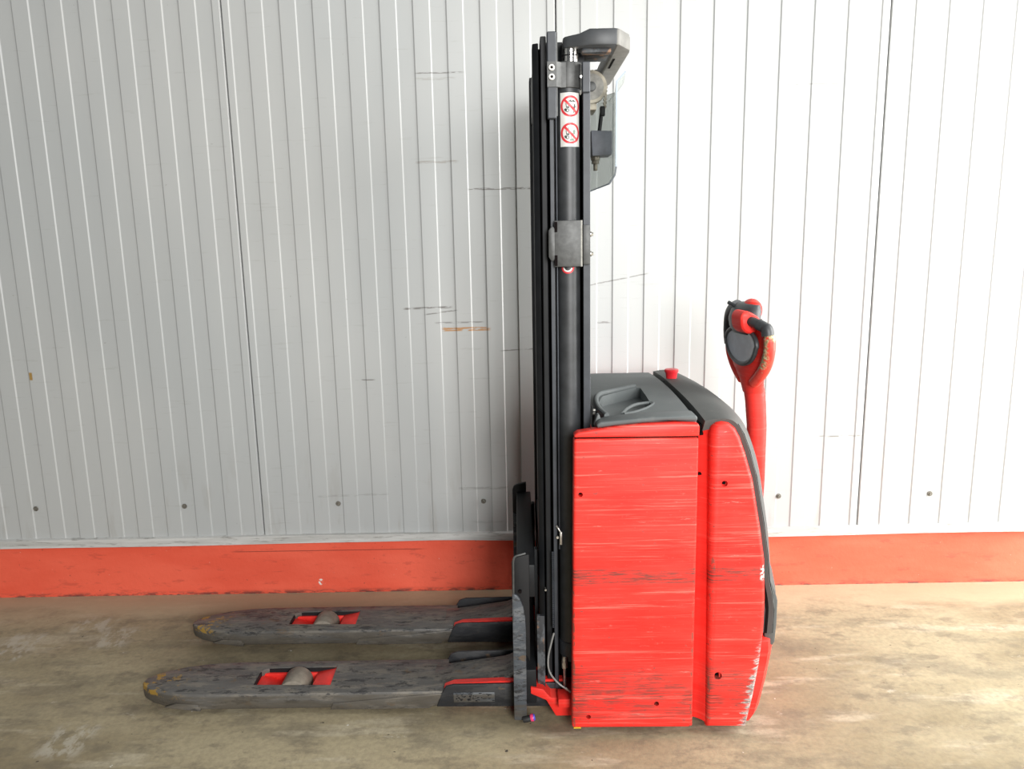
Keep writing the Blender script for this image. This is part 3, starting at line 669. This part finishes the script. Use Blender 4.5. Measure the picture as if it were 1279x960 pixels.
# --- hydraulic line at the cylinder foot
part('hydraulic_fitting', MB().cyl((1.166, 2.125, 0.168), (1.166, 2.125, 0.148), 0.0095, None, 6).cyl((1.166, 2.125, 0.186), (1.166, 2.125, 0.168), 0.0075, 0.0085, 12), 'zinc')
part('hydraulic_pipe', MB().tube(smooth_path([(1.166, 2.125, 0.15), (1.1665, 2.125, 0.115), (1.168, 2.12, 0.085), (1.19, 2.118, 0.07)], 5), 0.0045, 10), 'zinc')
part('hose', MB().tube(smooth_path([(1.134, 2.100, 0.275), (1.126, 2.098, 0.245), (1.117, 2.096, 0.205), (1.116, 2.094, 0.170), (1.124, 2.092, 0.145), (1.142, 2.09, 0.122), (1.160, 2.086, 0.108), (1.180, 2.080, 0.098)], 6), 0.0028, 8), 'hose', None, 'thin grey hose looping round the cylinder foot')
part('hose_end', MB().cyl((1.166, 2.084, 0.106), (1.182, 2.079, 0.096), 0.0045, None, 10), 'zinc')
b = MB()
for k in range(40): b.cyl((1.133, 2.116, 0.285 + 0.006*k), (1.133, 2.116, 0.289 + 0.006*k), 0.0035, None, 8)
part('spiral_sleeve', b, 'mast_grey')

# --- red chassis foot in front of the battery
b = MB().prism([(1.062, 0.118), (1.100, 0.110), (1.122, 0.082), (1.20, 0.078), (1.20, 0.022), (1.136, 0.022), (1.108, 0.074), (1.062, 0.096)], 'y', 2.072, 2.30)
part_pair('chassis_foot', b.bevel(0.003), 'red')
part_pair('foot_bracket', MB().quad_box(1.142, 1.20, 2.045, 2.10, 0.066, 0.094).bevel(0.003), 'red')
part('mast_foot_plate', MB().quad_box(1.12, 1.22, 2.118, mir(2.118), 0.04, 0.075).bevel(0.003), 'mast')

# --- battery compartment
YN = 2.0                                                 # near side plane of the body
core = part('body_core', MB().quad_box(1.262, 1.62, 2.046, mir(2.046), 0.05, 0.875).bevel(0.01), 'red', None)
pp = MB().prism([(1.179, 0.031), (1.526, 0.028), (1.5235, 0.8885), (1.1885, 0.8905)], 'y', YN, YN + 0.045).bevel(0.007, 3)
pm_ = pp.mesh('side_panel')
def drill(x, z, r, depth=0.03): return MB().cyl((x, YN - 0.02, z), (x, YN + depth, z), r, None, 16).mesh('c')
holes_a = [(1.2055, 0.735, 0.0065), (1.2265, 0.066, 0.0068), (1.4215, 0.1045, 0.0072)]
pm_ = cut(pm_, [drill(*h) for h in holes_a])
pa, pb = part_pair('battery_side_panel', pm_, 'red_side', None, 'large scratched red battery side panel')
for x, z, r in holes_a:
    part_pair('screw_recess', MB().cyl((x, YN + 0.022, z), (x, YN + 0.028, z), r - 0.0003, None, 16), 'hole', pa)
part('yellow_chip', MB().prism([(1.184, 0.030), (1.205, 0.030), (1.203, 0.0335), (1.190, 0.034), (1.184, 0.0325)], 'y', YN - 0.0004, YN + 0.004), 'yellow', pa)
lip = MB().prism([(1.1885, 0.8945), (1.5245, 0.8925), (1.5245, 0.9215), (1.519, 0.928), (1.46, 0.9305), (1.376, 0.928), (1.30, 0.9215), (1.24, 0.914), (1.20, 0.9085), (1.190, 0.903)], 'y', YN + 0.001, YN + 0.040).bevel(0.006, 3)
lp = part('panel_lip', lip, 'red_side', None, 'red upper lip of the battery panel')
fl = mirror_mesh(lp.data); fl.transform(Matrix.Translation((0, 0, -0.018)))
link('panel_lip', fl, M['red_side'], stacker, 'red upper lip of the battery panel')
part_pair('panel_gap', MB().quad_box(1.192, 1.523, YN + 0.008, YN + 0.040, 0.886, 0.897), 'hole')

# --- battery lid with storage tray
def lid_z(x, y):
    t = (y - YC) / 0.385
    return 0.946 - 0.016 * t * t - max(0, 1.30 - x) * 0.12
xs = [1.255, 1.29, 1.33, 1.40, 1.46, 1.521]
ys = [2.024 + (mir(2.024) - 2.024) * i / 24 for i in range(25)]
b = MB()
top = [[b.bm.verts.new((x, y, lid_z(x, y))) for y in ys] for x in xs]
bot = [[b.bm.verts.new((x, y, 0.875)) for y in ys] for x in xs]
nx, ny = len(xs), len(ys)
for i in range(nx-1):
    for j in range(ny-1):
        b.bm.faces.new((top[i][j], top[i+1][j], top[i+1][j+1], top[i][j+1]))
        b.bm.faces.new((bot[i][j], bot[i][j+1], bot[i+1][j+1], bot[i+1][j]))
for i in range(nx-1):
    b.bm.faces.new((top[i][0], bot[i][0], bot[i+1][0], top[i+1][0]))
    b.bm.faces.new((top[i][-1], top[i+1][-1], bot[i+1][-1], bot[i][-1]))
for j in range(ny-1):
    b.bm.faces.new((top[0][j], top[0][j+1], bot[0][j+1], bot[0][j]))
    b.bm.faces.new((top[-1][j], bot[-1][j], bot[-1][j+1], top[-1][j+1]))
lm_ = b.mesh('lid', 25)
tray = [(1.292, 2.066), (1.272, 2.10), (1.272, 2.235), (1.292, 2.30), (1.418, 2.42), (1.424, 2.19), (1.395, 2.135), (1.335, 2.10), (1.33, 2.066)]
tray = [(1.290, 2.088), (1.280, 2.235), (1.298, 2.305), (1.418, 2.425), (1.432, 2.415), (1.428, 2.195), (1.392, 2.135), (1.330, 2.092)]
lm_ = cut(lm_, [MB().prism(tray, 'z', 0.912, 1.0).bevel(0.004).mesh('c')])
lid = part('battery_lid', lm_, 'lid', None, 'grey moulded plastic battery lid with a storage tray')
# raised rim along the tray's mast side and along the near edge
part('tray_rim', MB().tube(smooth_path([(1.284, 2.070, 0.9385), (1.270, 2.14, 0.944), (1.272, 2.24, 0.9475), (1.290, 2.312, 0.9495), (1.330, 2.352, 0.950), (1.415, 2.432, 0.950)], 6), 0.0075, 10), 'lid', lid)
part('cup_rim', MB().tube(smooth_path([(1.330, 2.100, 0.935), (1.352, 2.155, 0.937), (1.385, 2.205, 0.938), (1.426, 2.222, 0.939), (1.436, 2.205, 0.939), (1.412, 2.160, 0.938), (1.372, 2.118, 0.936), (1.335, 2.098, 0.935)], 6), 0.005, 8), 'lid', lid)
part('lid_edge', MB().prism([(1.2520, 0.9180), (1.2500, 0.9270), (1.262, 0.9345), (1.40, 0.9455), (1.514, 0.9475), (1.521, 0.9440), (1.521, 0.9320), (1.44, 0.9345), (1.34, 0.9280)], 'y', 2.012, 2.078).bevel(0.006, 3), 'lid', lid)
part('finger_notch', MB().prism([(1.262, 2.060), (1.274, 2.062), (1.270, 2.112), (1.258, 2.105)], 'z', 0.925, 0.9445), 'hole', lid)
part('lid_hinge', MB().prism([(1.246, 0.915), (1.256, 0.945), (1.262, 0.945), (1.270, 0.912)], 'y', 2.050, 2.075).bevel(0.002), 'lid', lid)
for z in (0.944, 0.934): part('hinge_screw', MB().cyl((1.2560, 2.115, z), (1.2500, 2.112, z), 0.0035, None, 10), 'zinc', lid)
part('lid_seam', MB().quad_box(1.518, 1.540, 2.030, mir(2.030), 0.893, 0.917), 'hole', lid)

# --- rear: red side panels, grey cover, bumper
rear = [(1.530, 0.030), (1.545, 0.026), (1.681, 0.024), (1.700, 0.12), (1.714, 0.222), (1.722, 0.32), (1.7225, 0.42), (1.716, 0.536), (1.701, 0.629), (1.675, 0.767), (1.652, 0.842), (1.636, 0.886), (1.622, 0.912), (1.604, 0.927), (1.585, 0.931), (1.556, 0.929), (1.545, 0.920), (1.540, 0.90), (1.533, 0.50)]
b = MB()
rings = []
L = [(1.5705, 0.025), (1.5705, 0.920)]
body = [(1.566, 0.026)] + rear[2:15] + [(1.570, 0.928), (1.558, 0.917), (1.554, 0.895), (1.560, 0.50)]
cxz = (1.63, 0.45)
def inset(pts, d):
    out = []
    k = len(pts)
    for i, p in enumerate(pts):
        a = Vector(pts[i-1]) - Vector(p); c_ = Vector(pts[(i+1) % k]) - Vector(p)
        n1 = Vector((-a.y, a.x)).normalized() * -1; n2 = Vector((-c_.y, c_.x)).normalized()
        nn = (n1 + n2)
        nn = nn.normalized() if nn.length > 1e-6 else n1
        out.append((p[0] + nn.x * d, p[1] + nn.y * d))
    return out
for off, y in ((0.0, YN + 0.06), (0.0, YN + 0.016), (0.003, YN + 0.007), (0.008, YN + 0.002), (0.014, YN)):
    rings.append([(x, y, z) for x, z in inset(body, off)])
rm = MB().rings(rings[::-1]).mesh('rear_panel')
rm = cut(rm, [drill(1.5945, 0.1895, 0.0115), drill(1.5955, 0.7595, 0.0085, 0.012)])
ra, rb = part_pair('rear_side_panel', rm, 'red_rear', None, 'red rear side panel with bare metal scraped corner')
part_pair('screw_recess', MB().cyl((1.5945, YN+0.020, 0.1895), (1.5945, YN+0.028, 0.1895), 0.0112, None, 16), 'hole', ra)
part_pair('recess_screw', MB().cyl((1.5955, YN+0.013, 0.7595), (1.5955, YN+0.006, 0.7595), 0.0045, None, 12), 'hole', ra)
# concave gutter between battery panel and rear panel
g = []
for z in (0.036, 0.50, 0.905):
    g.append([(1.524, YN+0.046, z), (1.530, YN+0.041, z), (1.541, YN+0.037, z), (1.551, YN+0.030, z), (1.560, YN+0.021, z), (1.568, YN+0.012, z), (1.576, YN+0.005, z), (1.585, YN+0.0015, z), (1.590, YN+0.05, z), (1.55, YN+0.06, z)])
part_pair('panel_gutter', MB().rings(g), 'red')
part('latch_notch', MB().quad_box(1.5275, 1.540, YN+0.022, YN+0.036, 0.890, 0.898).bevel(0.002), 'hole', ra)
part('latch_notch', MB().quad_box(1.5275, 1.538, YN+0.022, YN+0.036, 0.778, 0.783).bevel(0.001), 'hole', ra)

# cover: loft across the width between edge profile and centre profile
Nn = [(1.541, 0.932), (1.575, 0.937), (1.607, 0.935), (1.629, 0.920), (1.645, 0.893), (1.662, 0.848), (1.684, 0.772), (1.709, 0.640), (1.724, 0.545), (1.732, 0.47), (1.742, 0.425), (1.748, 0.38), (1.746, 0.31)]
Cc = [(1.541, 0.946), (1.585, 0.946), (1.630, 0.938), (1.676, 0.916), (1.708, 0.882), (1.732, 0.835), (1.755, 0.765), (1.778, 0.640), (1.792, 0.545), (1.800, 0.47), (1.815, 0.425), (1.822, 0.38), (1.820, 0.31)]
rows = []
SY_ = [-1, -0.985, -0.95, -0.88, -0.75, -0.55, -0.3, 0, 0.3, 0.55, 0.75, 0.88, 0.95, 0.985, 1]
hw = YC - 2.012
for k, (a, c_) in enumerate(zip(smooth_path([(x, 0, z) for x, z in Nn], 4), smooth_path([(x, 0, z) for x, z in Cc], 4))):
    row = []
    for s_ in SY_:
        t = 1 - abs(s_) ** 2.6
        p = a.lerp(c_, t)
        row.append((p.x, YC + s_ * hw, p.z))
    rows.append(row)
b = MB()
R1 = [[b.bm.verts.new(p) for p in r] for r in rows]
R2 = [[b.bm.verts.new((1.60 + (p[0] - 1.60) * 0.86 - 0.012, YC + (p[1]-YC) * 0.97, p[2] - 0.03 if p[2] > 0.6 else p[2])) for p in r] for r in rows]
for i in range(len(rows)-1):
    for j in range(len(SY_)-1):
        b.bm.faces.new((R1[i][j], R1[i][j+1], R1[i+1][j+1], R1[i+1][j]))
        b.bm.faces.new((R2[i][j], R2[i+1][j], R2[i+1][j+1], R2[i][j+1]))
    b.bm.faces.new((R1[i][0], R1[i+1][0], R2[i+1][0], R2[i][0]))
    b.bm.faces.new((R1[i][-1], R2[i][-1], R2[i+1][-1], R1[i+1][-1]))
for j in range(len(SY_)-1):
    b.bm.faces.new((R1[0][j], R2[0][j], R2[0][j+1], R1[0][j+1]))
    b.bm.faces.new((R1[-1][j], R1[-1][j+1], R2[-1][j+1], R2[-1][j]))
cover = part('rear_cover', b, 'cover', None, 'dark grey rounded plastic rear cover')
part_pair('cover_gap', MB().prism([(x + 0.004, z) for x, z in Nn[3:]] + [(x - 0.02, z) for x, z in Nn[3:][::-1]], 'y', 2.0165, 2.05), 'hole', cover)
# corner pad above the bumper, near and far
part_pair('corner_pad', MB().prism([(1.728, 0.475), (1.741, 0.47), (1.757, 0.432), (1.766, 0.40), (1.766, 0.325), (1.763, 0.275), (1.757, 0.262), (1.733, 0.268), (1.730, 0.33)], 'y', 2.030, 2.12).bevel(0.006, 2), 'cover', cover)
# bumper
def bump_ring(z, xn, xc, yn):
    out = []
    for s_ in SY_:
        t = 1 - abs(s_) ** 3.2
        out.append((xn + (xc - xn) * t, YC + s_ * (YC - yn), z))
    return out + [(1.60, mir(yn), z), (1.60, yn, z)]
bz = [(0.026, 1.688, 1.775, 2.030), (0.032, 1.694, 1.782, 2.022), (0.06, 1.704, 1.792, 2.012), (0.15, 1.722, 1.806, 2.010), (0.22, 1.733, 1.815, 2.010), (0.26, 1.738, 1.820, 2.011), (0.285, 1.738, 1.820, 2.014), (0.290, 1.730, 1.812, 2.02)]
bp = part('bumper', MB().rings([bump_ring(*r) for r in bz]), 'red_bumper', None, 'scuffed red rear bumper')
# red emergency stop knob
ex, ey, ez = 1.565, 2.590, 0.933
kn = part('emergency_stop_knob', MB().rings([[(ex + r*math.cos(2*math.pi*i/32), ey + r*math.sin(2*math.pi*i/32), ez + z) for i in range(32)]
      for z, r in ((0.002, 0.017), (0.012, 0.0178), (0.030, 0.0205), (0.034, 0.0235), (0.040, 0.0240), (0.0425, 0.022))]), 'red_button', None, 'red mushroom emergency stop knob')
part('knob_seat', MB().cyl((ex, ey, ez - 0.004), (ex, ey, ez + 0.004), 0.0265, None, 28).bevel(0.002), 'black', kn)

# --- wheels under the chassis
part('drive_wheel', MB().cyl((1.55, YC-0.06, 0.115), (1.55, YC+0.04, 0.115), 0.115, None, 40).bevel(0.006), 'rubber', None, 'black drive wheel under the chassis')
part_pair('support_caster', MB().cyl((1.62, 2.13, 0.06), (1.62, 2.17, 0.06), 0.06, None, 28).bevel(0.005), 'rubber')

# --- tiller
W = Vector((-0.150, 0.989, 0)).normalized(); Nv = Vector((W.y, -W.x, 0))
def eras(c, a, bb, z, seg=28, pw=2.4):
    out = []
    for i in range(seg):
        t = 2*math.pi*i/seg; ct, st_ = math.cos(t), math.sin(t)
        u = a * math.copysign(abs(ct) ** (2/pw), ct); v = bb * math.copysign(abs(st_) ** (2/pw), st_)
        p = Vector((c[0], c[1], 0)) + W*u + Nv*v
        out.append((p.x, p.y, z))
    return out
arm = part('tiller_arm', MB().rings([eras((1.802, YC-0.006), 0.024, 0.021, 0.36), eras((1.806, YC-0.006), 0.026, 0.024, 0.50), eras((1.806, YC-0.006), 0.029, 0.027, 0.64), eras((1.803, YC-0.006), 0.031, 0.029, 0.82),
       eras((1.796, YC-0.006), 0.031, 0.0305, 0.90), eras((1.787, YC-0.006), 0.034, 0.0305, 0.955)]), 'red', None, 'red tiller arm')
part('tiller_pivot', MB().cyl((1.800, YC-0.07, 0.38), (1.800, YC+0.06, 0.38), 0.032, None, 24).bevel(0.004), 'mast', arm)
cc = (1.764, 2.400)
head = part('tiller_head', MB().rings([eras((1.788, 2.402), 0.034, 0.030, 0.93), eras((1.781, 2.401), 0.050, 0.031, 0.970), eras((1.772, 2.40), 0.083, 0.029, 1.005), eras((1.766, 2.40), 0.110, 0.025, 1.035),
       eras(cc, 0.124, 0.021, 1.065), eras(cc, 0.128, 0.019, 1.10), eras(cc, 0.122, 0.018, 1.135), eras(cc, 0.10, 0.016, 1.15)], True), 'red_bumper', None, 'red tulip shaped tiller head')
def hp_(u, v, z): 
    p = Vector((cc[0], cc[1], 0)) + W*u + Nv*v
    return (p.x, p.y, z)
part('palm_panel', MB().rings([[hp_(k*0.100*math.cos(t)*(1.0 if math.sin(t) < 0 else 1.05), -0.0255 + dv, 1.090 + k*(0.062 if math.sin(t) < 0 else 0.046)*math.sin(t)) for t in [2*math.pi*i/36 for i in range(36)]] for k, dv in ((1.0, 0.006), (1.0, 0.0), (0.92, 0.0015), (0.6, 0.003), (0.25, 0.0035))]), 'palm', head, 'blue grey inner panel')
part('panel_rim', MB().tube([hp_(0.103*math.cos(t)*(1.0 if math.sin(t) < 0 else 1.05), -0.0225, 1.090 + (0.066 if math.sin(t) < 0 else 0.048)*math.sin(t)) for t in [2*math.pi*i/40 for i in range(41)]], 0.0075, 10), 'tiller_grey', head)
part('hand_guard', MB().tube(smooth_path([hp_(-0.130, -0.002, 1.142), hp_(-0.138, 0.002, 1.12), hp_(-0.140, 0.003, 1.09), hp_(-0.134, 0.003, 1.06), hp_(-0.115, 0.003, 1.025), hp_(-0.082, 0.004, 0.995), hp_(-0.045, 0.006, 0.97)], 6),
     [0.013]*3 + [0.015]*3 + [0.0175]*12 + [0.018]*19, 16), 'red_worn', head, 'worn red hand guard with paint rubbed to beige')
part('hand_guard', MB().tube(smooth_path([hp_(0.128, 0.0, 1.085), hp_(0.124, 0.0, 1.05), hp_(0.106, 0.002, 1.018), hp_(0.078, 0.004, 0.990), hp_(0.04, 0.006, 0.965)], 6), 0.016, 16), 'red', head)
part('guard_shell', MB().tube(smooth_path([hp_(0.128, 0.0, 1.07), hp_(0.133, -0.002, 1.10), hp_(0.130, -0.004, 1.135), hp_(0.116, -0.008, 1.165), hp_(0.088, -0.012, 1.188), hp_(0.055, -0.012, 1.20)], 6), 0.0195, 16), 'tiller_grey', head)
cap = part('control_housing', MB().rings([eras((cc[0]-0.014, cc[1]+0.004), 0.060, 0.018, 1.118), eras((cc[0]-0.014, cc[1]+0.004), 0.074, 0.030, 1.138), eras((cc[0]-0.013, cc[1]+0.004), 0.076, 0.036, 1.165), eras((cc[0]-0.008, cc[1]+0.004), 0.072, 0.034, 1.190), eras((cc[0]-0.002, cc[1]+0.006), 0.058, 0.026, 1.208), eras((cc[0], cc[1]+0.008), 0.035, 0.014, 1.214)]), 'tiller_grey', head, 'dark grey control housing')
part('reverse_button', MB().ellipsoid((1.772, 2.398, 1.190), (0.030, 0.050, 0.036)), 'red_bumper', head, 'rounded red belly button switch')
wc = Vector(hp_(-0.048, -0.030, 1.158))
b = MB(); rr = []
for u, k in ((-0.034, 0.80), (-0.030, 0.95), (-0.020, 1.0), (0.03, 1.0)):
    rg = []
    for i in range(36):
        t = 2*math.pi*i/36
        rad = 0.033 + 0.010 * max(0, math.cos(t - math.radians(128))) ** 6 - 0.004 * max(0, math.cos(t - math.radians(60))) ** 4
        p = wc + W*u + Nv*(rad*k*math.cos(t)) + Vector((0, 0, rad*k*math.sin(t)))
        rg.append(p)
    rr.append(rg)
part('butterfly_switch', b.rings(rr), 'red', head, 'red butterfly throttle wing')
g0 = wc + W*(-0.030) + Vector((0, 0, 0.006)); g1 = Vector(hp_(-0.131, -0.004, 1.143))
part('grip', MB().tube(smooth_path([g0, g0.lerp(g1, 0.35) + Vector((-0.002, 0, 0.003)), g0.lerp(g1, 0.75) + Vector((0, 0, 0.003)), g1, g1 + Vector((0.003, -0.004, -0.018))], 6), [0.0150]*8 + [0.0165]*8 + [0.0185]*9, 16), 'tiller_grey', head, 'dark rubber hand grip')
g0f = Vector(hp_(0.06, -0.02, 1.165)); g1f = Vector(hp_(0.118, -0.004, 1.150))
part('grip', MB().tube([g0f, g0f.lerp(g1f, 0.5), g1f], 0.0125, 14), 'tiller_grey', head)
part('horn_lever', MB().tube(smooth_path([hp_(0.035, -0.022, 1.196), hp_(0.050, -0.034, 1.206), hp_(0.060, -0.042, 1.211)], 4), [0.0065]*4 + [0.0055]*2 + [0.0062]*3, 10), 'tiller_grey', head)
part('tiller_stem', MB().quad_box(1.786, 1.794, 2.36, 2.372, 1.13, 1.165), 'bracket', head)
